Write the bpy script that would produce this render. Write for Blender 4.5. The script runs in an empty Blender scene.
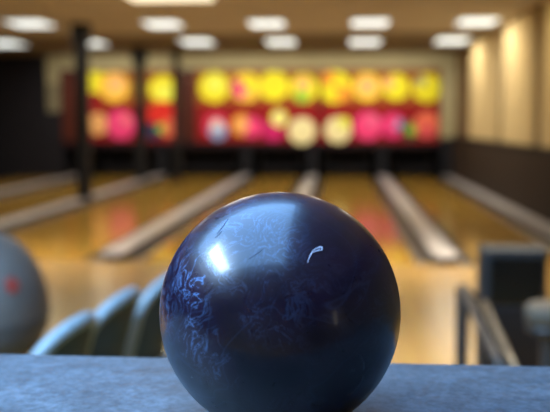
import bpy, bmesh, math, random
from mathutils import Vector, Matrix, noise as mnoise
random.seed(7)
sc = bpy.context.scene
COL = sc.collection
PI = math.pi

# ------------------------------------------------------------------ camera model (metres, floor z = 0)
W, H, F = 550, 412, 850.0
CAM = Vector((0, 0, 1.30))
_n = math.sqrt(64**2 + 85**2 + F**2)
PSI = math.asin(64 / _n)
PIT = math.asin(85 / _n / math.cos(PSI))
FWD = Vector((-math.sin(PSI) * math.cos(PIT), math.cos(PSI) * math.cos(PIT), -math.sin(PIT)))
RGT = Vector((math.cos(PSI), math.sin(PSI), 0))
UPV = RGT.cross(FWD)


def ray(px, py):
    return (FWD * F + RGT * (px - W / 2) + UPV * (H / 2 - py)).normalized()


def onY(px, py, Y):
    d = ray(px, py)
    return CAM + d * (Y / d.y)


def onZ(px, py, Z):
    d = ray(px, py)
    return CAM + d * ((Z - CAM.z) / d.z)


# ------------------------------------------------------------------ materials
def new_mat(name):
    m = bpy.data.materials.new(name)
    m.use_nodes = True
    nt = m.node_tree
    return m, nt, nt.nodes['Principled BSDF']


def N(nt, kind, **kw):
    n = nt.nodes.new(kind)
    for k, v in kw.items():
        setattr(n, k, v)
    return n


def mat(name, col, rough=.5, metal=0, spec=.5, var=.12, scale=8, bump=0, coat=0, coat_rough=.1, stretch=None):
    """plain colour broken up by noise"""
    m, nt, b = new_mat(name)
    tc = N(nt, 'ShaderNodeTexCoord')
    mp = N(nt, 'ShaderNodeMapping')
    if stretch:
        mp.inputs['Scale'].default_value = stretch
    nz = N(nt, 'ShaderNodeTexNoise')
    nz.inputs['Scale'].default_value = scale
    nz.inputs['Detail'].default_value = 5
    rp = N(nt, 'ShaderNodeValToRGB')
    rp.color_ramp.elements[0].position = .3
    rp.color_ramp.elements[1].position = .7
    rp.color_ramp.elements[0].color = (*[c * (1 - var) for c in col], 1)
    rp.color_ramp.elements[1].color = (*[min(1, c * (1 + var)) for c in col], 1)
    L = nt.links.new
    L(tc.outputs['Object'], mp.inputs['Vector'])
    L(mp.outputs['Vector'], nz.inputs['Vector'])
    L(nz.outputs['Fac'], rp.inputs['Fac'])
    L(rp.outputs['Color'], b.inputs['Base Color'])
    b.inputs['Roughness'].default_value = rough
    b.inputs['Metallic'].default_value = metal
    b.inputs['Specular IOR Level'].default_value = spec
    b.inputs['Coat Weight'].default_value = coat
    b.inputs['Coat Roughness'].default_value = coat_rough
    if bump:
        bp = N(nt, 'ShaderNodeBump')
        bp.inputs['Strength'].default_value = bump
        bp.inputs['Distance'].default_value = .002
        L(nz.outputs['Fac'], bp.inputs['Height'])
        L(bp.outputs['Normal'], b.inputs['Normal'])
    return m


def emit(name, col, strength):
    m, nt, b = new_mat(name)
    b.inputs['Base Color'].default_value = (*col, 1)
    b.inputs['Emission Color'].default_value = (*col, 1)
    b.inputs['Emission Strength'].default_value = strength
    return m


def wood(name, c1, c2, board, rough, length=2.0):
    """maple boards running along Y"""
    m, nt, b = new_mat(name)
    L = nt.links.new
    tc = N(nt, 'ShaderNodeTexCoord')
    sx = N(nt, 'ShaderNodeMapping')
    sx.inputs['Rotation'].default_value = (0, 0, PI / 2)
    br = N(nt, 'ShaderNodeTexBrick')
    br.inputs['Scale'].default_value = 1
    br.inputs['Brick Width'].default_value = length
    br.inputs['Row Height'].default_value = board
    br.inputs['Mortar Size'].default_value = .0008
    br.inputs['Color1'].default_value = (*c1, 1)
    br.inputs['Color2'].default_value = (*c2, 1)
    br.inputs['Mortar'].default_value = (*[c * .45 for c in c1], 1)
    mp = N(nt, 'ShaderNodeMapping')
    mp.inputs['Scale'].default_value = (30, 1.2, 1)
    nz = N(nt, 'ShaderNodeTexNoise')
    nz.inputs['Scale'].default_value = 3
    nz.inputs['Detail'].default_value = 6
    mx = N(nt, 'ShaderNodeMix', data_type='RGBA', blend_type='MULTIPLY')
    mx.inputs['Factor'].default_value = .35
    L(tc.outputs['Object'], sx.inputs['Vector'])
    L(sx.outputs['Vector'], br.inputs['Vector'])
    L(tc.outputs['Object'], mp.inputs['Vector'])
    L(mp.outputs['Vector'], nz.inputs['Vector'])
    L(br.outputs['Color'], mx.inputs['A'])
    L(nz.outputs['Color'], mx.inputs['B'])
    L(mx.outputs['Result'], b.inputs['Base Color'])
    b.inputs['Roughness'].default_value = rough
    b.inputs['Specular IOR Level'].default_value = .5
    return m


M = {}
M['approach'] = wood('approach_maple', (.50, .30, .085), (.43, .255, .07), .06, .24)
M['lane'] = wood('lane_maple', (.54, .31, .052), (.46, .26, .043), .027, .13)
M['gutter'] = mat('gutter_grey', (.055, .05, .05), .35)
M['capping'] = mat('capping_pale', (.46, .43, .43), .34, var=.15, scale=3)
M['capping_side'] = mat('capping_side_dark', (.05, .045, .045), .45)
M['black'] = mat('black_paint', (.008, .008, .009), .55, spec=.3)
M['pit'] = mat('pit_dark', (.012, .012, .016), .7, spec=.2)
M['pinsetter'] = mat('pinsetter_grey', (.022, .022, .03), .7, spec=.2)
M['beige'] = mat('beige_paint', (.47, .40, .22), .85, spec=.2, var=.05, scale=2)
M['dim_beige'] = mat('dimmed_beige_paint', (.26, .22, .13), .85, spec=.2, var=.05, scale=2)  # beige with the masking lamp's fall-off put into its colour
M['cream_panel'] = mat('cream_fabric_panel', (.62, .48, .25), .95, spec=.1, var=.06, scale=40, bump=.3)
M['brown_wall'] = mat('brown_paint', (.20, .135, .07), .85, spec=.2, var=.06, scale=2)
M['wainscot'] = mat('dark_carpeted_wainscot', (.040, .028, .021), .95, spec=.1, var=.25, scale=60, bump=.3)
M['dark_wall'] = mat('charcoal_drape', (.022, .020, .024), .9, spec=.1)
M['ceiling'] = mat('tan_ceiling', (.66, .60, .52), .95, spec=.1, var=.06, scale=3)
M['ceiling_shade'] = mat('shaded_ceiling', (.24, .20, .16), .95, spec=.1, var=.06, scale=3)  # ceiling tan darkened for the light falling off at the back
M['plain_wall'] = mat('warm_grey_wall', (.30, .25, .2), .9, spec=.1, var=.05, scale=2)
M['light_frame'] = mat('light_frame', (.7, .68, .62), .5)
M['diffuser'] = emit('troffer_diffuser', (.93, 1, .965), 1.5)
M['warm_diffuser'] = emit('warm_diffuser', (1, .88, .62), 1.6)
M['chair_shell'] = mat('chair_shell_bluegrey', (.22, .27, .29), .4, var=.08, scale=12)
M['chair_pad'] = mat('chair_pad_dark', (.030, .052, .064), .8, var=.2, scale=30)
M['steel'] = mat('brushed_steel', (.22, .185, .135), .4, metal=.6, var=.1, scale=20)
M['dark_metal'] = mat('dark_metal', (.05, .045, .042), .4, metal=.3)
M['return_upper'] = mat('return_hood_grey', (.12, .10, .083), .6, var=.1, scale=6)
M['return_lower'] = mat('return_body_dark', (.085, .076, .07), .6, var=.1, scale=6)
M['red'] = mat('red_emblem', (.30, .035, .022), .6, var=.1)
M['console'] = mat('console_bluegrey', (.012, .016, .019), .6, var=.1, scale=10)
M['screen'] = mat('screen_black', (.003, .003, .004), .12, var=0)
M['stool_pad'] = mat('stool_seat_tan', (.10, .078, .052), .75, var=.1, scale=20)

# counter laminate: slate blue-grey with mottled wear
def counter_mat():
    m, nt, b = new_mat('counter_slate')
    L = nt.links.new
    tc = N(nt, 'ShaderNodeTexCoord')
    n1 = N(nt, 'ShaderNodeTexNoise'); n1.inputs['Scale'].default_value = 13; n1.inputs['Detail'].default_value = 8; n1.inputs['Roughness'].default_value = .65; n1.inputs['Distortion'].default_value = 1.0
    n2 = N(nt, 'ShaderNodeTexNoise'); n2.inputs['Scale'].default_value = 120; n2.inputs['Detail'].default_value = 6; n2.inputs['Roughness'].default_value = .7
    r1 = N(nt, 'ShaderNodeValToRGB')
    e = r1.color_ramp.elements
    e[0].position = .33; e[0].color = (.036, .043, .050, 1)
    e[1].position = .68; e[1].color = (.078, .091, .106, 1)
    r2 = N(nt, 'ShaderNodeValToRGB')
    e = r2.color_ramp.elements
    e[0].position = .36; e[0].color = (.6, .6, .6, 1)
    e[1].position = .70; e[1].color = (1.6, 1.6, 1.6, 1)
    mx = N(nt, 'ShaderNodeMix', data_type='RGBA', blend_type='MULTIPLY'); mx.inputs['Factor'].default_value = 1
    for n in (n1, n2): L(tc.outputs['Object'], n.inputs['Vector'])
    L(n1.outputs['Fac'], r1.inputs['Fac']); L(n2.outputs['Fac'], r2.inputs['Fac'])
    L(r1.outputs['Color'], mx.inputs['A']); L(r2.outputs['Color'], mx.inputs['B'])
    L(mx.outputs['Result'], b.inputs['Base Color'])
    rr = N(nt, 'ShaderNodeMapRange'); rr.inputs['To Min'].default_value = .38; rr.inputs['To Max'].default_value = .62
    L(n1.outputs['Fac'], rr.inputs['Value']); L(rr.outputs['Result'], b.inputs['Roughness'])
    bp = N(nt, 'ShaderNodeBump'); bp.inputs['Strength'].default_value = .35; bp.inputs['Distance'].default_value = .0006
    L(n2.outputs['Fac'], bp.inputs['Height']); L(bp.outputs['Normal'], b.inputs['Normal'])
    return m
M['counter'] = counter_mat()

# marbled navy bowling ball
def ball_mat():
    m, nt, b = new_mat('navy_marbled_resin')
    L = nt.links.new
    tc = N(nt, 'ShaderNodeTexCoord')
    warp = N(nt, 'ShaderNodeTexNoise'); warp.inputs['Scale'].default_value = 9; warp.inputs['Detail'].default_value = 3
    add = N(nt, 'ShaderNodeMix', data_type='VECTOR'); add.inputs['Factor'].default_value = .22
    L(tc.outputs['Object'], warp.inputs['Vector'])
    L(tc.outputs['Object'], add.inputs['A']); L(warp.outputs['Color'], add.inputs['B'])
    n1 = N(nt, 'ShaderNodeTexNoise'); n1.inputs['Scale'].default_value = 34; n1.inputs['Detail'].default_value = 8; n1.inputs['Roughness'].default_value = .6; n1.inputs['Distortion'].default_value = 2.2
    L(add.outputs['Result'], n1.inputs['Vector'])
    # thin veins where the noise crosses .5
    sub = N(nt, 'ShaderNodeMath', operation='SUBTRACT'); sub.inputs[1].default_value = .5
    ab = N(nt, 'ShaderNodeMath', operation='ABSOLUTE')
    vein = N(nt, 'ShaderNodeMapRange'); vein.inputs['From Min'].default_value = 0; vein.inputs['From Max'].default_value = .026
    vein.inputs['To Min'].default_value = 1; vein.inputs['To Max'].default_value = 0
    L(n1.outputs['Fac'], sub.inputs[0]); L(sub.outputs[0], ab.inputs[0]); L(ab.outputs[0], vein.inputs['Value'])
    # patches in which veins are strong
    n2 = N(nt, 'ShaderNodeTexNoise'); n2.inputs['Scale'].default_value = 20; n2.inputs['Detail'].default_value = 3
    L(tc.outputs['Object'], n2.inputs['Vector'])
    gate = N(nt, 'ShaderNodeMapRange'); gate.inputs['From Min'].default_value = .38; gate.inputs['From Max'].default_value = .72
    L(n2.outputs['Fac'], gate.inputs['Value'])
    # the pale swirl lies in one side of the ball
    dist = N(nt, 'ShaderNodeVectorMath', operation='DISTANCE')
    dist.inputs[1].default_value = (-.075, -.06, .045)
    L(tc.outputs['Object'], dist.inputs[0])
    side = N(nt, 'ShaderNodeMapRange'); side.inputs['From Min'].default_value = .03; side.inputs['From Max'].default_value = .12
    side.inputs['To Min'].default_value = 1.0; side.inputs['To Max'].default_value = .12
    L(dist.outputs['Value'], side.inputs['Value'])
    mu = N(nt, 'ShaderNodeMath', operation='MULTIPLY')
    mu0 = N(nt, 'ShaderNodeMath', operation='MULTIPLY')
    L(vein.outputs['Result'], mu.inputs[0]); L(gate.outputs['Result'], mu0.inputs[0]); L(side.outputs['Result'], mu0.inputs[1]); L(mu0.outputs[0], mu.inputs[1])
    # broad faint arcs all over
    n4 = N(nt, 'ShaderNodeTexNoise'); n4.inputs['Scale'].default_value = 9; n4.inputs['Detail'].default_value = 1.5; n4.inputs['Distortion'].default_value = 1.6
    L(tc.outputs['Object'], n4.inputs['Vector'])
    s4 = N(nt, 'ShaderNodeMath', operation='SUBTRACT'); s4.inputs[1].default_value = .5
    a4 = N(nt, 'ShaderNodeMath', operation='ABSOLUTE')
    v4 = N(nt, 'ShaderNodeMapRange'); v4.inputs['From Max'].default_value = .012
    v4.inputs['To Min'].default_value = .06; v4.inputs['To Max'].default_value = 0
    mxx = N(nt, 'ShaderNodeMath', operation='MAXIMUM')
    L(n4.outputs['Fac'], s4.inputs[0]); L(s4.outputs[0], a4.inputs[0]); L(a4.outputs[0], v4.inputs['Value'])
    L(mu.outputs[0], mxx.inputs[0]); L(v4.outputs['Result'], mxx.inputs[1])
    base = N(nt, 'ShaderNodeValToRGB')
    e = base.color_ramp.elements
    e[0].position = .3; e[0].color = (.003, .002, .008, 1)
    e[1].position = .72; e[1].color = (.013, .006, .019, 1)
    L(n2.outputs['Fac'], base.inputs['Fac'])
    mx = N(nt, 'ShaderNodeMix', data_type='RGBA'); mx.inputs['B'].default_value = (.09, .18, .36, 1)
    L(mxx.outputs[0], mx.inputs['Factor']); L(base.outputs['Color'], mx.inputs['A'])
    L(mx.outputs['Result'], b.inputs['Base Color'])
    rr = N(nt, 'ShaderNodeMapRange'); rr.inputs['To Min'].default_value = .24; rr.inputs['To Max'].default_value = .34
    L(n1.outputs['Fac'], rr.inputs['Value']); L(rr.outputs['Result'], b.inputs['Roughness'])
    b.inputs['Specular IOR Level'].default_value = .36
    b.inputs['Coat Weight'].default_value = .25
    b.inputs['Coat Roughness'].default_value = .10
    n3 = N(nt, 'ShaderNodeTexNoise'); n3.inputs['Scale'].default_value = 60; n3.inputs['Detail'].default_value = 8
    L(add.outputs['Result'], n3.inputs['Vector'])
    bp = N(nt, 'ShaderNodeBump'); bp.inputs['Strength'].default_value = .12; bp.inputs['Distance'].default_value = .0008
    L(n3.outputs['Fac'], bp.inputs['Height']); L(bp.outputs['Normal'], b.inputs['Normal'])
    return m
M['ball'] = ball_mat()
M['scratch'] = mat('chipped_white', (.55, .57, .72), .6, var=.05)
M['scratch_dark'] = mat('scratch_dark', (.02, .02, .05), .7, var=.05)


def glass_mat():
    m, nt, b = new_mat('window_glass')
    nt.nodes.remove(b)
    out = nt.nodes['Material Output']
    tr = N(nt, 'ShaderNodeBsdfTransparent'); tr.inputs['Color'].default_value = (.93, .97, 1, 1)
    gl = N(nt, 'ShaderNodeBsdfGlossy'); gl.inputs['Roughness'].default_value = .02
    mx = N(nt, 'ShaderNodeMixShader')
    L = nt.links.new
    mx.inputs[0].default_value = .06; L(tr.outputs[0], mx.inputs[1]); L(gl.outputs[0], mx.inputs[2])
    L(mx.outputs[0], out.inputs[0])
    return m
M['glass'] = glass_mat()


# ------------------------------------------------------------------ mesh helpers
class MB:
    def __init__(s):
        s.bm = bmesh.new()
        s.mats = []
        s.mi = 0

    def use(s, m):
        if m not in s.mats: s.mats.append(m)
        s.mi = s.mats.index(m)
        return s

    def _new(s, before):
        for f in s.bm.faces:
            if f not in before: f.material_index = s.mi

    def box(s, x0, x1, y0, y1, z0, z1, bev=0, seg=2, mtx=None):
        before = set(s.bm.faces)
        r = bmesh.ops.create_cube(s.bm, size=1)
        vs = r['verts']
        for v in vs:
            v.co = Vector(((x0 + x1) / 2 + v.co.x * (x1 - x0), (y0 + y1) / 2 + v.co.y * (y1 - y0), (z0 + z1) / 2 + v.co.z * (z1 - z0)))
        if bev:
            es = list({e for v in vs for e in v.link_edges})
            rr = bmesh.ops.bevel(s.bm, geom=es, offset=bev, segments=seg, affect='EDGES', profile=.5)
            vs = list({v for f in s.bm.faces if f not in before for v in f.verts})
        if mtx is not None:
            for v in vs: v.co = mtx @ v.co
        s._new(before)
        return s

    def cyl(s, p0, p1, r0, r1=None, seg=24):
        before = set(s.bm.faces)
        p0, p1 = Vector(p0), Vector(p1)
        r1 = r0 if r1 is None else r1
        d = p1 - p0
        q = d.to_track_quat('Z', 'Y').to_matrix().to_4x4()
        bmesh.ops.create_cone(s.bm, cap_ends=True, segments=seg, radius1=r0, radius2=r1, depth=d.length,
                              matrix=Matrix.Translation((p0 + p1) / 2) @ q)
        s._new(before)
        return s

    def lathe(s, prof, c=(0, 0, 0), seg=48):
        before = set(s.bm.faces)
        c = Vector(c)
        rings = []
        for r, z in prof:
            if r < 1e-6:
                rings.append([s.bm.verts.new(c + Vector((0, 0, z)))])
            else:
                rings.append([s.bm.verts.new(c + Vector((r * math.cos(2 * PI * i / seg), r * math.sin(2 * PI * i / seg), z))) for i in range(seg)])
        for a, b in zip(rings, rings[1:]):
            for i in range(seg):
                j = (i + 1) % seg
                if len(a) == 1 and len(b) == 1: continue
                if len(a) == 1: s.bm.faces.new((a[0], b[i], b[j]))
                elif len(b) == 1: s.bm.faces.new((a[i], b[0], a[j]))
                else: s.bm.faces.new((a[i], b[i], b[j], a[j]))
        s._new(before)
        return s

    def tube(s, pts, r, seg=8, closed=False):
        before = set(s.bm.faces)
        pts = [Vector(p) for p in pts]
        n = len(pts)
        rad = r if isinstance(r, (list, tuple)) else [r] * n
        rings = []
        up = Vector((0, 0, 1))
        for i, p in enumerate(pts):
            if closed: t = pts[(i + 1) % n] - pts[i - 1]
            else: t = pts[min(i + 1, n - 1)] - pts[max(i - 1, 0)]
            t.normalize()
            a = t.cross(up)
            if a.length < .05: a = t.cross(Vector((1, 0, 0)))
            a.normalize(); b = a.cross(t)
            rings.append([s.bm.verts.new(p + (a * math.cos(2 * PI * k / seg) + b * math.sin(2 * PI * k / seg)) * rad[i]) for k in range(seg)])
        m = n if closed else n - 1
        for i in range(m):
            a, b = rings[i], rings[(i + 1) % n]
            for k in range(seg):
                s.bm.faces.new((a[k], a[(k + 1) % seg], b[(k + 1) % seg], b[k]))
        if not closed:
            s.bm.faces.new(rings[0]); s.bm.faces.new(list(reversed(rings[-1])))
        s._new(before)
        return s

    def prism(s, outline, ext):
        """closed planar outline (3D points) extruded by vector ext"""
        before = set(s.bm.faces)
        e = Vector(ext)
        a = [s.bm.verts.new(Vector(p)) for p in outline]
        b = [s.bm.verts.new(Vector(p) + e) for p in outline]
        n = len(a)
        s.bm.faces.new(a); s.bm.faces.new(list(reversed(b)))
        for i in range(n):
            s.bm.faces.new((a[i], b[i], b[(i + 1) % n], a[(i + 1) % n]))
        s._new(before)
        return s

    def build(s, name, m=None, parent=None, smooth=False, origin=None):
        if m is not None and not s.mats: s.mats = [m]
        bmesh.ops.recalc_face_normals(s.bm, faces=s.bm.faces[:])
        me = bpy.data.meshes.new(name)
        if origin is not None:
            o = Vector(origin)
            for v in s.bm.verts: v.co -= o
        s.bm.to_mesh(me); s.bm.free()
        for mm in s.mats: me.materials.append(mm)
        if smooth:
            for p in me.polygons: p.use_smooth = True
        ob = bpy.data.objects.new(name, me)
        COL.objects.link(ob)
        if origin is not None: ob.location = origin
        if parent is not None: ob.parent = parent
        return ob


def sharp_smooth(ob, ang=40):
    me = ob.data
    for p in me.polygons: p.use_smooth = True
    me.set_sharp_from_angle(angle=math.radians(ang))
    return ob


def tag(o, label=None, cat=None, group=None, kind=None):
    if label: o['label'] = label
    if cat: o['category'] = cat
    if group: o['group'] = group
    if kind: o['kind'] = kind
    return o


def empty(name, loc, rz=0):
    o = bpy.data.objects.new(name, None)
    o.location = loc; o.rotation_euler = (0, 0, rz)
    o.empty_display_size = .1
    COL.objects.link(o)
    return o


def copy_tree(o, parent=None):
    c = o.copy(); COL.objects.link(c)
    if parent is not None: c.parent = parent
    for ch in [x for x in bpy.data.objects if x.parent == o]:
        copy_tree(ch, c)
    return c


def S(o):
    return tag(o, kind='structure')


# ------------------------------------------------------------------ main dimensions
CEIL = 2.82
XL, XR = -8.6, 2.62          # side walls
YB = 19.5                    # plane of the masking units
YE = 21.6                    # back of the pit
YF = -3.2                    # wall behind the camera
YFOUL = 7.72
R = .1085
bc = CAM + ray(280, 311.5) * .777    # ball centre
CZ = bc.z - R                        # counter top

# ------------------------------------------------------------------ setting
S(MB().box(XL - .2, XR + .2, YF - .2, YFOUL, -.2, 0).build('floor', M['approach']))
S(MB().box(XL - .2, XR + .2, YFOUL, YE + .2, -.3, -.12).build('floor_subfloor', M['pit']))
# ceiling with the roof window over the counter
SK = (-3.5, .27, -.75, 2.7)
cb = MB()
cb.box(XL - .2, SK[0], YF - .2, YE + .2, CEIL, CEIL + .2)
cb.box(SK[1], XR + .2, YF - .2, YE + .2, CEIL, CEIL + .2)
cb.box(SK[0], SK[1], YF - .2, SK[2], CEIL, CEIL + .2)
cb.box(SK[0], SK[1], SK[3], YE + .2, CEIL, CEIL + .2)
S(cb.build('ceiling', M['ceiling']))
S(MB().box(XL, XR, 15.0, YB, CEIL - .004, CEIL + .01).build('ceiling_lane_end_shade', M['ceiling_shade']))  # thin added sheet, its darker colour paints the shade at the lane end
wf = MB()
t = .05
wf.box(SK[0], SK[0] + t, SK[2], SK[3], CEIL + .02, CEIL + .12)
wf.box(SK[1] - t, SK[1], SK[2], SK[3], CEIL + .02, CEIL + .12)
wf.box(SK[0] + t, SK[1] - t, SK[2], SK[2] + t, CEIL + .02, CEIL + .12)
wf.box(SK[0] + t, SK[1] - t, SK[3] - t, SK[3], CEIL + .02, CEIL + .12)
w1 = S(wf.build('window_1', M['light_frame']))
MB().box(SK[0] + t, SK[1] - t, SK[2] + t, SK[3] - t, CEIL + .065, CEIL + .075).build('pane', M['glass'], w1)

S(MB().box(XL - .2, XL, YF, YE, -.12, CEIL).build('wall_left', M['dark_wall']))
S(MB().box(XR, XR + .2, YF, YE, -.12, CEIL).build('wall_right', M['brown_wall']))
S(MB().box(XL - .2, XR + .2, YF - .2, YF, 0, CEIL).build('wall_front', M['plain_wall']))
S(MB().box(XL, XR, YE, YE + .2, -.12, CEIL).build('wall_back', M['pit']))
# beige bulkhead above and beside the masking units, dark drape wall at the left end
a0 = onY(60, 100, YB); a1 = onY(441, 100, YB)
zt = onY(250, 69, YB).z; zb = onY(250, 147, YB).z
xd = onY(46, 100, YB).x
bh = MB()
bh.box(xd, XR, YB + .065, YB + .2, zt - .3, CEIL)
bh.box(a1.x - .05, XR, YB + .06, YB + .2, onY(450, 138, YB).z, zt - .3)
S(bh.build('wall_bulkhead', M['beige']))
S(MB().box(xd, a0.x + .05, YB + .065, YB + .2, onY(50, 112, YB).z, zt - .3).build('wall_side_panel', M['dim_beige']))
S(MB().box(XL, xd, YB + .02, YB + .2, .01, CEIL).build('wall_drape', M['dark_wall']))
S(MB().box(xd, a0.x + .05, YB + .02, YB + .2, .01, onY(50, 112, YB).z).build('wall_dado', M['dark_wall']))
S(MB().box(a1.x + .02, XR, YB - .02, YB + .2, .01, onY(450, 138, YB).z).build('wall_pier', M['pit']))
# dark strip above the masking, where the ceiling drops
S(MB().box(XL, XR, YB - 1.6, YB - 1.45, CEIL - .05, CEIL).build('trim_1', M['brown_wall']))
# wainscot on the right wall with its cap
WZ = 1.3 - .137 * XR
S(MB().box(XR - .06, XR, 6, YB, 0, WZ).build('wall_wainscot', M['wainscot']))
S(MB().box(XR - .075, XR, 6, YB, WZ, WZ + .03).build('trim_2', M['black']))


def wallY(px):
    """depth at which the right wall shows in this column"""
    d = ray(px, 100)
    return d.y / d.x * XR


pt = 1.3 + .575 * XR
for k, (c0, c1) in enumerate([(472, 500), (505, 537), (545, 590)]):
    y1, y0 = wallY(c0), wallY(c1)
    S(MB().box(XR - .05, XR, y0, y1, WZ + .03, pt, .008).build('trim_%d' % (k + 3), M['cream_panel']))

# ------------------------------------------------------------------ lanes and dividers
DX = [-7.75, -5.95, -4.09, -2.12, -.60, .99, 2.44]     # divider centres
HW = .115
CAPH = .07
lane_words = ['far left lane before the charcoal drape wall',
              'second bowling lane from the dark side wall, crossed by the black post',
              'third bowling lane from the dark side wall, left of the ball',
              'middle bowling lane running up behind the navy ball',
              'bowling lane just right of the ball with a pink glow on its boards',
              'rightmost bowling lane along the dark wainscot wall']
lane_words = ['varnished wood ' + w for w in ['bowling lane at the far left, by the charcoal drape wall',
              'bowling lane second from the left, behind the tall black post',
              'bowling lane third from the left, pink reflection on its boards',
              'bowling lane hidden mostly by the navy ball',
              'bowling lane showing just right of the navy ball, red reflection',
              'bowling lane at the far right, along the dark wainscot']]
YLE = YB + 1.5
for i in range(6):
    xa, xb = DX[i] + HW, DX[i + 1] - HW
    g = .17
    ln = empty('bowling_lane', ((xa + xb) / 2, YFOUL, 0))
    tag(ln, lane_words[i], 'bowling lane', 'bowling lanes')
    o = ln.location
    MB().box(xa + g, xb - g, YFOUL, YLE, -.11, 0).build('lane_bed', M['lane'], ln).location = -Vector(o)
    for s in (0, 1):
        gx = (xa + g / 2) if s == 0 else (xb - g / 2)
        prof = []
        K = 10
        for k in range(K + 1):
            a = PI + PI * k / K
            prof.append(Vector((gx + g / 2 * math.cos(a), YFOUL, -.005 + .08 * math.sin(a))))
        for k in range(K, -1, -1):
            a = PI + PI * k / K
            prof.append(Vector((gx + g / 2 * math.cos(a), YFOUL, -.02 + .085 * math.sin(a))))
        q = MB().prism(prof, (0, YLE - YFOUL, 0)).build('gutter', M['gutter'], ln)
        q.location = -Vector(o)
dw = [None, 'pale capped divider farthest to the left, ending at the black post',
      'pale pinkish divider passing the foot of the tall black post',
      'pale grey divider with rounded near end, left of the navy ball',
      'pale divider whose near end is hidden behind the navy ball',
      'pale divider with rounded near end, right of the navy ball']
for i in range(1, 6):
    x = DX[i]
    d = empty('lane_divider', (x, YFOUL, 0))
    tag(d, dw[i], 'lane divider', 'lane dividers')
    def outl(w, z, y0=0):
        pts = []
        for k in range(13):
            a = PI + PI * k / 12
            pts.append((w * math.cos(a), y0 + w + w * .9 * math.sin(a), z))
        pts += [(w, YB - .05 - YFOUL, z), (-w, YB - .05 - YFOUL, z)]
        return pts
    b = MB().prism(outl(HW, -.115), (0, 0, .115 + CAPH - .025)).build('divider_body', M['capping_side'], d)
    c = MB().prism(outl(HW - .004, CAPH - .025, .003), (0, 0, .025)).build('capping', M['capping'], d)
wd = empty('lane_divider', (DX[6], 6.0, 0))
tag(wd, 'pale floor strip along the foot of the dark wainscot wall', 'lane divider', 'lane dividers')
MB().box(-.11, .11, 0, YB - .05 - 6.0, 0, CAPH - .03).build('divider_body', M['capping_side'], wd)
MB().box(-.106, .106, 0, YB - .05 - 6.0, CAPH - .03, CAPH - .005, .004).build('capping', M['capping'], wd)

# ------------------------------------------------------------------ masking units with printed balls
INKS = {}
def ink(col):
    k = tuple(round(c, 3) for c in col)
    if k not in INKS:
        INKS[k] = mat('masking_ink', col, .55, spec=.15, var=.05, scale=3)
    return INKS[k]
YEL = (.84, .74, .02); ORA = (.88, .34, .03); PNK = (.90, .06, .22); CRM = (.90, .80, .42); REDD = (.27, .008, .010)
SAL = (.85, .17, .09); LEM = (.85, .85, .10); GRN = (.30, .55, .05); MAG = (.62, .02, .16); BLU = (.25, .38, .68); PEA = (.92, .46, .16)
DGN = (.06, .09, .05); NAV = (.03, .04, .10); WHT = (.8, .72, .72)
# px, py, r, colour, [secondary blobs dx, dy, r, colour]
ART = [
    (97, 83, 13, YEL, []), (114, 87, 16, (.92, .52, .05), [(2, -3, 9, PEA)]), (95, 100, 8, REDD, []),
    (140, 88, 11, (.35, .2, .02), []), (163, 89, 15, YEL, [(1, 3, 8, LEM)]),
    (214, 87, 16.5, YEL, [(1, -3, 9, LEM)]), (246, 87, 16, (.92, .60, .05), [(-9, -1, 6, MAG), (-5, 5, 6, PNK), (5, -4, 7, YEL)]), (274, 86, 16, YEL, []),
    (304, 88, 15, YEL, [(-1, -4, 7, PEA), (-2, 8, 7, GRN)]), (335, 87, 17, YEL, [(-7, -8, 7, ORA), (8, 6, 8, ORA)]), (367, 87, 15, (.92, .62, .04), [(0, -1, 9, PEA)]),
    (396, 87, 14, YEL, [(-7, -4, 6, PEA)]), (427, 88, 15, YEL, [(-6, -7, 5, (.35, .32, .16))]),
    (98, 124, 12, PEA, []), (121, 125, 16, PNK, [(5, -5, 5, (.85, .2, .22))]), (162, 116, 16, (.70, .03, .02), []), (153, 131, 9, NAV, []), (169, 128, 10, SAL, []), (161, 128, 5, GRN, []),
    (216, 126, 14, (.72, .04, .10), [(2, 5, 9, BLU), (1, -1, 6, WHT)]), (242, 125, 12, ORA, [(0, 0, 7, PEA)]), (252, 127, 11, PNK, []),
    (273, 131, 11, MAG, []), (279, 118, 9, LEM, [(0, 0, 5, CRM)]), (302, 131, 14.5, CRM, []), (338, 130, 14, CRM, [(6, -7, 6, LEM)]),
    (368, 126, 15, PNK, [(4, -5, 6, (.9, .15, .3))]), (393, 126, 13, (.80, .04, .20), [(4, -2, 5, BLU), (-2, -5, 6, PNK)]),
    (410, 130, 10, DGN, [(1, 0, 5, GRN)]), (427, 125, 14, SAL, [(0, 6, 7, (.8, .10, .12))]),
]
X0, X1 = a0.x, a1.x
PX = [X0, onY(188, 100, YB).x, onY(320.5, 100, YB).x, X1]
mk_words = ['printed masking panel at the left, yellow and pink balls behind the black posts',
            'printed masking panel in the middle, row of yellow balls over red ground',
            'printed masking panel at the right, two cream balls and hot pink balls below yellow']
zmid = onY(250, 104, YB).z
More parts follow.
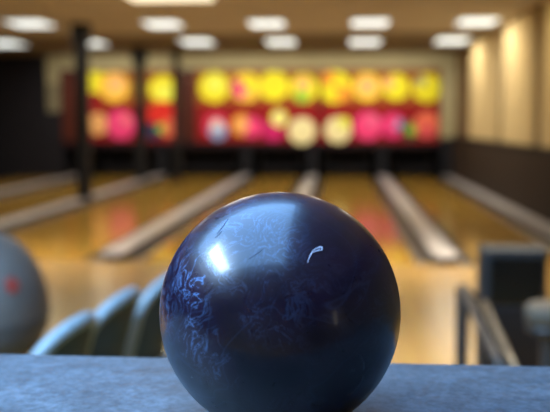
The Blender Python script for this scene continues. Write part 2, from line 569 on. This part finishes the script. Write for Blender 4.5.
for k in range(3):
    xa, xb = PX[k] + .015, PX[k + 1] - .015
    pn = empty('masking_panel', ((xa + xb) / 2, YB, zb))
    tag(pn, mk_words[k], 'masking panel', 'printed masking panels above the lanes')
    off = -Vector(pn.location)
    MB().box(xa, xb, YB, YB + .05, zb - .02, zt, .006).build('board', M['black'], pn).location = off
    art = MB()
    art.use(ink((.30, .10, .010))).box(xa + .02, xb - .02, YB - .006, YB - .001, zmid, zt - .02)
    art.use(ink(REDD)).box(xa + .02, xb - .02, YB - .006, YB - .001, zb + .12, zmid)
    art.use(ink((.02, .008, .012))).box(xa + .02, xb - .02, YB - .006, YB - .001, zb + .0, zb + .12)
    for (q0, q1) in ((60, 85), (180, 196)):     # dim left end and post shadow painted into the print
        qa, qb = max(onY(q0, 100, YB).x, xa + .02), min(onY(q1, 100, YB).x, xb - .02)
        if qb > qa: art.use(ink((.09, .02, .012))).box(qa, qb, YB - .0075, YB - .0062, zb + .12, zt - .02)
    lay = 0
    for (px, py, r, col, subs) in ART:
        c = onY(px, py, YB)
        if not (xa <= c.x < xb + .03): continue
        s = YB / F
        def disc(cx, cz, rad, col, dy):
            pts = []
            for q in range(40):
                a = 2 * PI * q / 40
                pts.append((min(max(cx + rad * math.cos(a), xa + .02), xb - .02), YB - .006 - dy, min(max(cz + rad * math.sin(a), zb + .005), zt - .02)))
            art.use(ink(col)).prism(pts, (0, .0008, 0))
        lay += 1
        base = .002 + .0004 * lay
        disc(c.x, c.z, r * s * .93, col, base)
        for n_, (dx, dy, rr, c2) in enumerate(subs):
            disc(c.x + dx * s, c.z - dy * s, rr * s, c2, base + .006 + .0009 * n_)
    art.build('printed_artwork', None, pn).location = off

# kickbacks and pinsetters in the pit
for i in range(1, 6):
    kb = MB().box(DX[i] - .09, DX[i] + .09, YB - .03, YE - .05, -.1, zb - .025).build('kickback', M['pit'], origin=(DX[i], YB + .12, -.1))
    kb['kind'] = 'structure'; kb.name = 'wall_kickback'
ps_words = ['in the pit of the far left lane', 'in the pit behind the tall black post', 'in the pit left of the navy ball',
            'in the pit above the navy ball', 'in the pit right of the navy ball', 'in the pit by the dark wainscot']
for i in range(6):
    xa, xb = DX[i] + .2, DX[i + 1] - .2
    if i == 0: xa = xd + .1
    if xb - xa < .4: continue
    p = empty('pinsetter', ((xa + xb) / 2, YB + .6, 0))
    tag(p, 'dark grey pinsetter machine ' + ps_words[i], 'pinsetter', 'pinsetters in the pit')
    w = (xb - xa) / 2
    MB().box(-w, w, .25, 1.0, .42, zb - .04, .03).build('housing', M['pinsetter'], p)
    MB().box(-w * .9, w * .9, .05, .1, .10, .30, .01).build('sweep_board', M['pinsetter'], p)
    for s in (-1, 1):
        MB().box(s * w - .03, s * w + .03, .3, .95, 0, .44, .006).build('side_frame', M['pinsetter'], p)
        MB().box(s * w * .85 - .025, s * w * .85 + .025, .06, .26, .28, .46, .006).build('sweep_arm', M['dark_metal'], p)

# ------------------------------------------------------------------ posts
def post(px, Y, wpx, label, top=None, z0=0):
    c = onY(px, 121, Y)
    p = empty('post', (c.x, Y, 0))
    tag(p, label, 'post', 'black posts between the lanes')
    r = wpx * Y / F / 2
    MB().box(-r, r, -r, r, z0 + .012, CEIL, r * .25).build('shaft', M['black'], p)
    MB().box(-r * 1.12, r * 1.12, -r * 1.5, r * 1.5, z0, z0 + .014).build('base_plate', M['black'], p)
    if top:
        MB().box(-r * 1.35, r * 1.35, -r * 1.3, r * 1.3, CEIL - .30, CEIL - .0, .02).build('collar', M['black'], p)
    return p
post(83, 13.3, 12.5, 'tall thick black post nearest the camera, standing on a lane divider', True, CAPH)
post(140.5, 17.7, 10, 'black post standing between the pink ball print and yellow ball print', True, CAPH)
post(177, 17.9, 7, 'thin black post farthest back, beside the middle masking panel')

# ------------------------------------------------------------------ ceiling lights
lit = [(30, 22.5, 50, 'A'), (163, 23, 46, 'A'), (267, 22.5, 46, 'A'), (370, 21.5, 48, 'A'), (477, 20.5, 48, 'A'),
       (4, 42.5, 44, 'B'), (91, 42, 36, 'B'), (197, 41, 42, 'B'), (281, 41, 40, 'B'), (365, 41, 42, 'B'), (452, 39.5, 42, 'B')]
words = {0: 'front row, first from the left', 1: 'front row, second from the left', 2: 'front row, third from the left', 3: 'front row, fourth from the left',
         4: 'front row, nearest the cream wall panels', 5: 'back row, cut by the picture edge over the charcoal drape', 6: 'back row, partly behind the tall black post',
         7: 'back row, third from the left', 8: 'back row, fourth from the left', 9: 'back row, fifth from the left', 10: 'back row, above the right end of the masking'}
LIGHTS = []
for i, (px, py, wpx, row) in enumerate(lit):
    c = onZ(px, py, CEIL)
    w = (wpx - 13) * c.y / F
    dlen = .75 if row == 'A' else .95
    e = empty('ceiling_light', (c.x, c.y, CEIL))
    tag(e, 'white rectangular ceiling light, ' + words[i], 'ceiling light', 'ceiling lights')
    MB().box(-w / 2 - .03, w / 2 + .03, -dlen / 2 - .03, dlen / 2 + .03, -.02, 0).build('frame', M['light_frame'], e)
    MB().box(-w / 2, w / 2, -dlen / 2, dlen / 2, -.028, -.019).build('diffuser', M['diffuser'], e)
    LIGHTS.append((c.x, c.y))
c = onZ(166, -9, CEIL)
e = empty('ceiling_light', (c.x, c.y, CEIL))
tag(e, 'large warm glowing ceiling light at the top edge, nearest the camera', 'ceiling light', 'ceiling lights')
MB().box(-.56, .56, -.55, .55, -.02, 0).build('frame', M['light_frame'], e)
MB().box(-.5, .5, -.5, .5, -.05, -.019, .015).build('diffuser', M['warm_diffuser'], e)
WARM = (c.x, c.y)

# ------------------------------------------------------------------ counter
pL = onZ(0, 353.5, CZ); pR = onZ(550, 366, CZ)
ed = (pR - pL).normalized()
nb = Vector((ed.y, -ed.x, 0))           # toward the camera
if nb.y > 0: nb = -nb
mid = (pL + pR) / 2
ang = math.atan2(ed.y, ed.x)
ct = empty('counter', (mid.x, mid.y, 0), ang)
tag(ct, 'slate blue-grey laminate counter carrying the navy ball', 'counter')
MB().box(-1.6, 1.1, -.52, 0, CZ - .038, CZ, .003, 3).build('countertop', M['counter'], ct)
MB().box(-1.55, 1.05, -.46, -.05, 0.0, CZ - .038).build('counter_body', M['dark_metal'], ct)

# ------------------------------------------------------------------ bowling ball
bm = bmesh.new()
bmesh.ops.create_uvsphere(bm, u_segments=128, v_segments=64, radius=R)
me = bpy.data.meshes.new('bowling_ball'); bm.to_mesh(me); bm.free()
for p in me.polygons: p.use_smooth = True
me.materials.append(M['ball'])
ball = bpy.data.objects.new('bowling_ball', me); COL.objects.link(ball)
ball.location = bc
tag(ball, 'glossy navy blue marbled bowling ball resting on the slate counter', 'bowling ball')


def on_ball(px, py):
    d = ray(px, py)
    oc = CAM - bc
    b_ = oc.dot(d); c_ = oc.dot(oc) - R * R
    tt = -b_ - math.sqrt(max(b_ * b_ - c_, 0))
    return CAM + d * tt - bc


def mark(pts, w, m, label=None):
    vs = []
    for (a, b2) in zip(pts, pts[1:]):
        for k in range(5):
            vs.append((a[0] + (b2[0] - a[0]) * k / 5, a[1] + (b2[1] - a[1]) * k / 5))
    vs.append(pts[-1])
    n = len(vs)
    rad = [w * (.35 + .65 * math.sin(PI * (k + .5) / n)) for k in range(n)]
    o = MB().tube([on_ball(*v).normalized() * (R + .00005) for v in vs], rad, 6).build('scratch', m, ball, smooth=True)
    if label: o['label'] = label
mark([(307.5, 262.5), (309.5, 257), (312, 252.5), (316, 251), (320, 249)], (.0004), M['scratch'], 'white chipped scratch')
mark([(312, 251), (317, 248), (322, 247), (322, 250), (316, 251)], .00045, M['scratch'])
mark([(316, 248.5), (320, 246.5), (323, 248)], .0003, M['scratch'])
for (x0, y0, x1, y1, w) in [(217, 234, 228, 219, .00035), (215, 238, 222, 231, .0003), (249, 259, 263, 249, .0003), (184, 256, 187, 248, .0003)]:
    mark([(x0, y0), ((x0 + x1) / 2 + .5, (y0 + y1) / 2), (x1, y1)], w, M['scratch_dark'], 'dark scratch')

# ------------------------------------------------------------------ shell chairs behind the counter
def make_chair():
    r = empty('shell_chair', (0, 0, 0))
    w, z0, z1, dome, thick = .163, .34, .725, .14, .022

    def half(z):
        zz = max(0, (z - (z1 - dome)) / dome)
        return max(w * math.sqrt(max(0.0, 1 - zz ** 2.2)), .02 * w)

    def P(u, z, back):
        yy = (u * 2 - 1) * half(z)
        # leans back towards +X, its sides wrap round the sitter
        return Vector((.11 * (z - z0) / .4 - .05 * (yy / w) ** 2 - (0 if back else thick), yy, z))
    b = MB()
    rows, cols = 20, 18
    zs = [z0 + (z1 - z0) * math.sin(PI / 2 * j / rows) for j in range(rows + 1)]
    fr = [[b.bm.verts.new(P(i / cols, z, 0)) for i in range(cols + 1)] for z in zs]
    bk = [[b.bm.verts.new(P(i / cols, z, 1)) for i in range(cols + 1)] for z in zs]
    for j in range(rows):
        for i in range(cols):
            b.bm.faces.new((fr[j][i], fr[j][i + 1], fr[j + 1][i + 1], fr[j + 1][i]))
            b.bm.faces.new((bk[j][i], bk[j + 1][i], bk[j + 1][i + 1], bk[j][i + 1]))
        b.bm.faces.new((fr[j][0], fr[j + 1][0], bk[j + 1][0], bk[j][0]))
        b.bm.faces.new((fr[j][cols], bk[j][cols], bk[j + 1][cols], fr[j + 1][cols]))
    for i in range(cols):
        b.bm.faces.new((fr[0][i], bk[0][i], bk[0][i + 1], fr[0][i + 1]))
        b.bm.faces.new((fr[rows][i], fr[rows][i + 1], bk[rows][i + 1], bk[rows][i]))
    sharp_smooth(b.build('backrest', M['chair_pad'], r), 60)
    path = [P(0, z, 1) - Vector((thick / 2, 0, 0)) for z in zs[:-1]] + [P(.5, z1, 1) - Vector((thick / 2, 0, 0))] + [P(1, z, 1) - Vector((thick / 2, 0, 0)) for z in reversed(zs[:-1])]
    o = MB().tube(path, .021, 12).build('edge_trim', M['chair_shell'], r, smooth=True)
    o['label'] = 'pale blue-grey rim'
    MB().box(-.38, .03, -.15, .15, .34, .385, .018, 3).build('seat', M['chair_shell'], r)
    MB().box(-.36, 0, -.13, .13, .38, .41, .014, 3).build('seat_pad', M['chair_pad'], r)
    MB().cyl((-.16, 0, .02), (-.16, 0, .345), .03).build('pedestal', M['dark_metal'], r)
    MB().lathe([(0, 0), (.16, 0), (.16, .012), (.04, .03), (0, .03)], (-.16, 0, 0)).build('foot', M['dark_metal'], r)
    return r
chair = make_chair()
chs = [(-.83, 2.39, 'shell chair with pale rim lowest in view, nearest the grey ball return'),
       (-.785, 2.765, 'shell chair with pale arched rim, between the other two chairs'),
       (-.70, 3.14, 'dark shell chair half hidden behind the navy ball')]
for i, (x, y, lab) in enumerate(chs):
    o = chair if i == 0 else copy_tree(chair)
    o.location = (x, y, 0)
    o.rotation_euler = (0, 0, math.radians(-11))
    tag(o, lab, 'chair', 'shell chairs behind the counter')

# ------------------------------------------------------------------ ball return (left)
br = empty('ball_return', (onY(-18, 300, 3.6).x, 3.6, 0))
tag(br, 'rounded dark grey ball return with a red mark, cut by the left edge', 'ball return')
prof_u = []
def superq(cz, rx, rz, z0, z1, ry, m, name):
    b = MB()
    rows, seg = 24, 56
    rings = []
    for j in range(rows + 1):
        z = z0 + (z1 - z0) * j / rows
        q = max(0., 1 - abs((z - cz) / rz) ** 2.1) ** (1 / 2.1)
        q = max(q, .02)
        rings.append([b.bm.verts.new((rx * q * math.cos(2 * PI * k / seg), ry * q * math.sin(2 * PI * k / seg), z)) for k in range(seg)])
    for j in range(rows):
        for k in range(seg):
            b.bm.faces.new((rings[j][k], rings[j][(k + 1) % seg], rings[j + 1][(k + 1) % seg], rings[j + 1][k]))
    b.bm.faces.new(rings[0]); b.bm.faces.new(rings[-1])
    return sharp_smooth(b.build(name, m, br), 50)
superq(.435, .285, .385, .45, .82, .33, M['return_upper'], 'hood')
superq(.435, .282, .24, .20, .45, .327, M['return_lower'], 'body')
superq(.435, .288, .385, .435, .452, .333, M['return_lower'], 'seam_band')
MB().box(-.13, .13, -.2, .2, 0, .26, .03).build('pedestal', M['return_lower'], br)
# red emblem: rounded patch lying on the front of the hood
def em_pt(ax, z, lift):
    q = max(0., 1 - abs((z - .435) / .385) ** 2.1) ** (1 / 2.1)
    return Vector(((.285 * q + lift) * math.cos(ax), (.33 * q + lift) * math.sin(ax), z))
emb = MB()
ca, cz_ = math.radians(-36), .615
ctr = [emb.bm.verts.new(em_pt(ca, cz_, .006))]
ring = [emb.bm.verts.new(em_pt(ca + .12 * math.cos(2 * PI * k / 24), cz_ + .032 * math.sin(2 * PI * k / 24), .005)) for k in range(24)]
ring2 = [emb.bm.verts.new(em_pt(ca + .12 * math.cos(2 * PI * k / 24), cz_ + .032 * math.sin(2 * PI * k / 24), -.003)) for k in range(24)]
for k in range(24):
    emb.bm.faces.new((ctr[0], ring[k], ring[(k + 1) % 24]))
    emb.bm.faces.new((ring[k], ring2[k], ring2[(k + 1) % 24], ring[(k + 1) % 24]))
o = emb.build('emblem', M['red'], br); o['label'] = 'round red emblem on the hood'

# ------------------------------------------------------------------ console, ramp and stool (right)
cY = 4.1
p0 = onY(482, 248, cY); p1 = onY(549, 248, cY)
cw = (p1.x - p0.x) / 2
cs = empty('console', ((p0.x + p1.x) / 2, cY, 0))
tag(cs, 'blue-grey upright console with a black screen, standing beyond the counter', 'console')
cs_h = p0.z
MB().box(-cw, cw, 0, .15, 0.03, cs_h, .018, 3).build('cabinet', M['console'], cs)
MB().box(-cw * .74, cw * .86, -.012, .002, .42, cs_h - .045, .004).build('screen', M['screen'], cs)
MB().box(-cw * .8, cw * .8, -.006, .002, .10, .40, .004).build('lower_panel', M['black'], cs)
MB().box(-cw * .9, cw * .9, .01, .14, 0, .035).build('plinth', M['black'], cs)

rp = empty('ball_ramp', (onY(490, 320, 3.45).x, 3.45, 0))
tag(rp, 'slanted twin rail metal ramp leaning in front of the black console', 'ball ramp')
o0 = Vector(rp.location)
for k, (ax, ay, bx, by) in enumerate([(484, 303, 520, 380), (463, 288, 506, 380)]):
    A = onY(ax, ay, 3.75) - o0; B = onY(bx, by, 3.1) - o0
    MB().tube([A, A.lerp(B, .3), A.lerp(B, .7), B], .016 if k == 0 else .02, 10).build('rail', M['steel'] if k == 0 else M['dark_metal'], rp, smooth=True)
    MB().cyl((A.x, A.y, 0), (A.x, A.y, A.z), .014 if k == 0 else .03, seg=12).build('leg', M['dark_metal'], rp)
    MB().cyl((B.x, B.y, 0), (B.x, B.y, B.z), .014, seg=12).build('leg', M['dark_metal'], rp)
Aa = onY(484, 303, 3.75) - o0; Ab = onY(463, 288, 3.75) - o0
MB().tube([Ab, (Aa + Ab) / 2, Aa], .012, 8).build('cross_bar', M['dark_metal'], rp)

sY = 3.3
sp = onY(550, 303, sY)
st = empty('stool', (sp.x, sY, 0))
tag(st, 'round tan padded stool at the right edge before the console', 'stool')
MB().lathe([(0, sp.z), (.07, sp.z), (.088, sp.z - .012), (.095, sp.z - .035), (.088, sp.z - .085), (0, sp.z - .085)]).build('seat', M['stool_pad'], st, smooth=True)
MB().lathe([(0, sp.z - .085), (.09, sp.z - .085), (.085, sp.z - .11), (.03, sp.z - .13), (0, sp.z - .13)]).build('seat_base', M['dark_metal'], st, smooth=True)
MB().cyl((0, 0, .02), (0, 0, sp.z - .12), .028).build('post', M['dark_metal'], st)
MB().lathe([(0, 0), (.13, 0), (.13, .012), (.04, .03), (0, .03)]).build('foot', M['dark_metal'], st)

# ------------------------------------------------------------------ lights
def area(name, loc, target, sx, sy, power, col, spread=180):
    l = bpy.data.lights.new(name, 'AREA')
    l.shape = 'RECTANGLE'; l.size = sx; l.size_y = sy; l.energy = power; l.color = col
    l.spread = math.radians(spread)
    o = bpy.data.objects.new(name, l); COL.objects.link(o)
    o.location = loc
    o.rotation_euler = (Vector(target) - Vector(loc)).to_track_quat('-Z', 'Y').to_euler()
    return o
# daylight over the roof window: sky, and the brighter part of it near the sun
area('sky_daylight', ((SK[0] + SK[1]) / 2, (SK[2] + SK[3]) / 2, CEIL + .35), ((SK[0] + SK[1]) / 2, (SK[2] + SK[3]) / 2, 0), 3.6, 3.3, 470, (.27, .55, 1.0))
area('bright_sky_daylight', (-2.30, .42, CEIL + .28), (-2.30, .42, 0), .68, 1.6, 290, (.62, .82, 1.0), 180)
# lamps over the masking units
for k in range(3):
    xm = (PX[k] + PX[k + 1]) / 2
    area('masking_lamp', (xm, YB - 1.3, CEIL - .12), (xm, YB, 1.45), 2.7, .12, 21, (1, .97, .88), 130)
# troffers
for (x, y) in LIGHTS:
    area('troffer_lamp', (x, y, CEIL - .04), (x, y, 0), .6, .9, 22, (1, .92, .78))
area('warm_lamp', (WARM[0], WARM[1], CEIL - .07), (WARM[0], WARM[1], 0), 1.2, .9, 60, (1, .85, .6))
for x in (-3.2, 0.9):  # added fill lamps out of view, warming the near floor
    for y in (4.2, 7.6):
        area('fill_lamp', (x, y, CEIL - .03), (x, y, 0), 1.2, 1.2, 34, (1, .88, .68), 75)
# wall washers on the right wall
for y, e in ((wallY(487), 3.2), (wallY(521), 4.2), (wallY(560), 4.5)):
    area('wall_washer', (XR - .8, y, CEIL - .06), (XR, y, 1.7), .7, .1, e, (1, .86, .55), 120)

area('wall_lamp', (XR - .02, -1.1, 1.3), (0, -.2, 1.3), .25, .6, 1.2, (1, .9, .78))
w = bpy.data.worlds.new('World'); sc.world = w; w.use_nodes = True
bg = w.node_tree.nodes['Background']
bg.inputs['Color'].default_value = (.42, .62, 1, 1); bg.inputs['Strength'].default_value = .6

# ------------------------------------------------------------------ camera
cd = bpy.data.cameras.new('camera')
cam = bpy.data.objects.new('camera', cd); COL.objects.link(cam)
cam.matrix_world = Matrix((( RGT.x, UPV.x, -FWD.x, CAM.x), (RGT.y, UPV.y, -FWD.y, CAM.y), (RGT.z, UPV.z, -FWD.z, CAM.z), (0, 0, 0, 1)))
cd.sensor_width = 36; cd.lens = 36 * F / W
cd.clip_start = .02; cd.clip_end = 100
cd.dof.use_dof = True
cd.dof.focus_distance = .757
cd.dof.aperture_fstop = 3.9
sc.camera = cam
sc.view_settings.view_transform = 'Standard'
sc.view_settings.look = 'None'
sc.view_settings.exposure = 0
sc.view_settings.gamma = 1
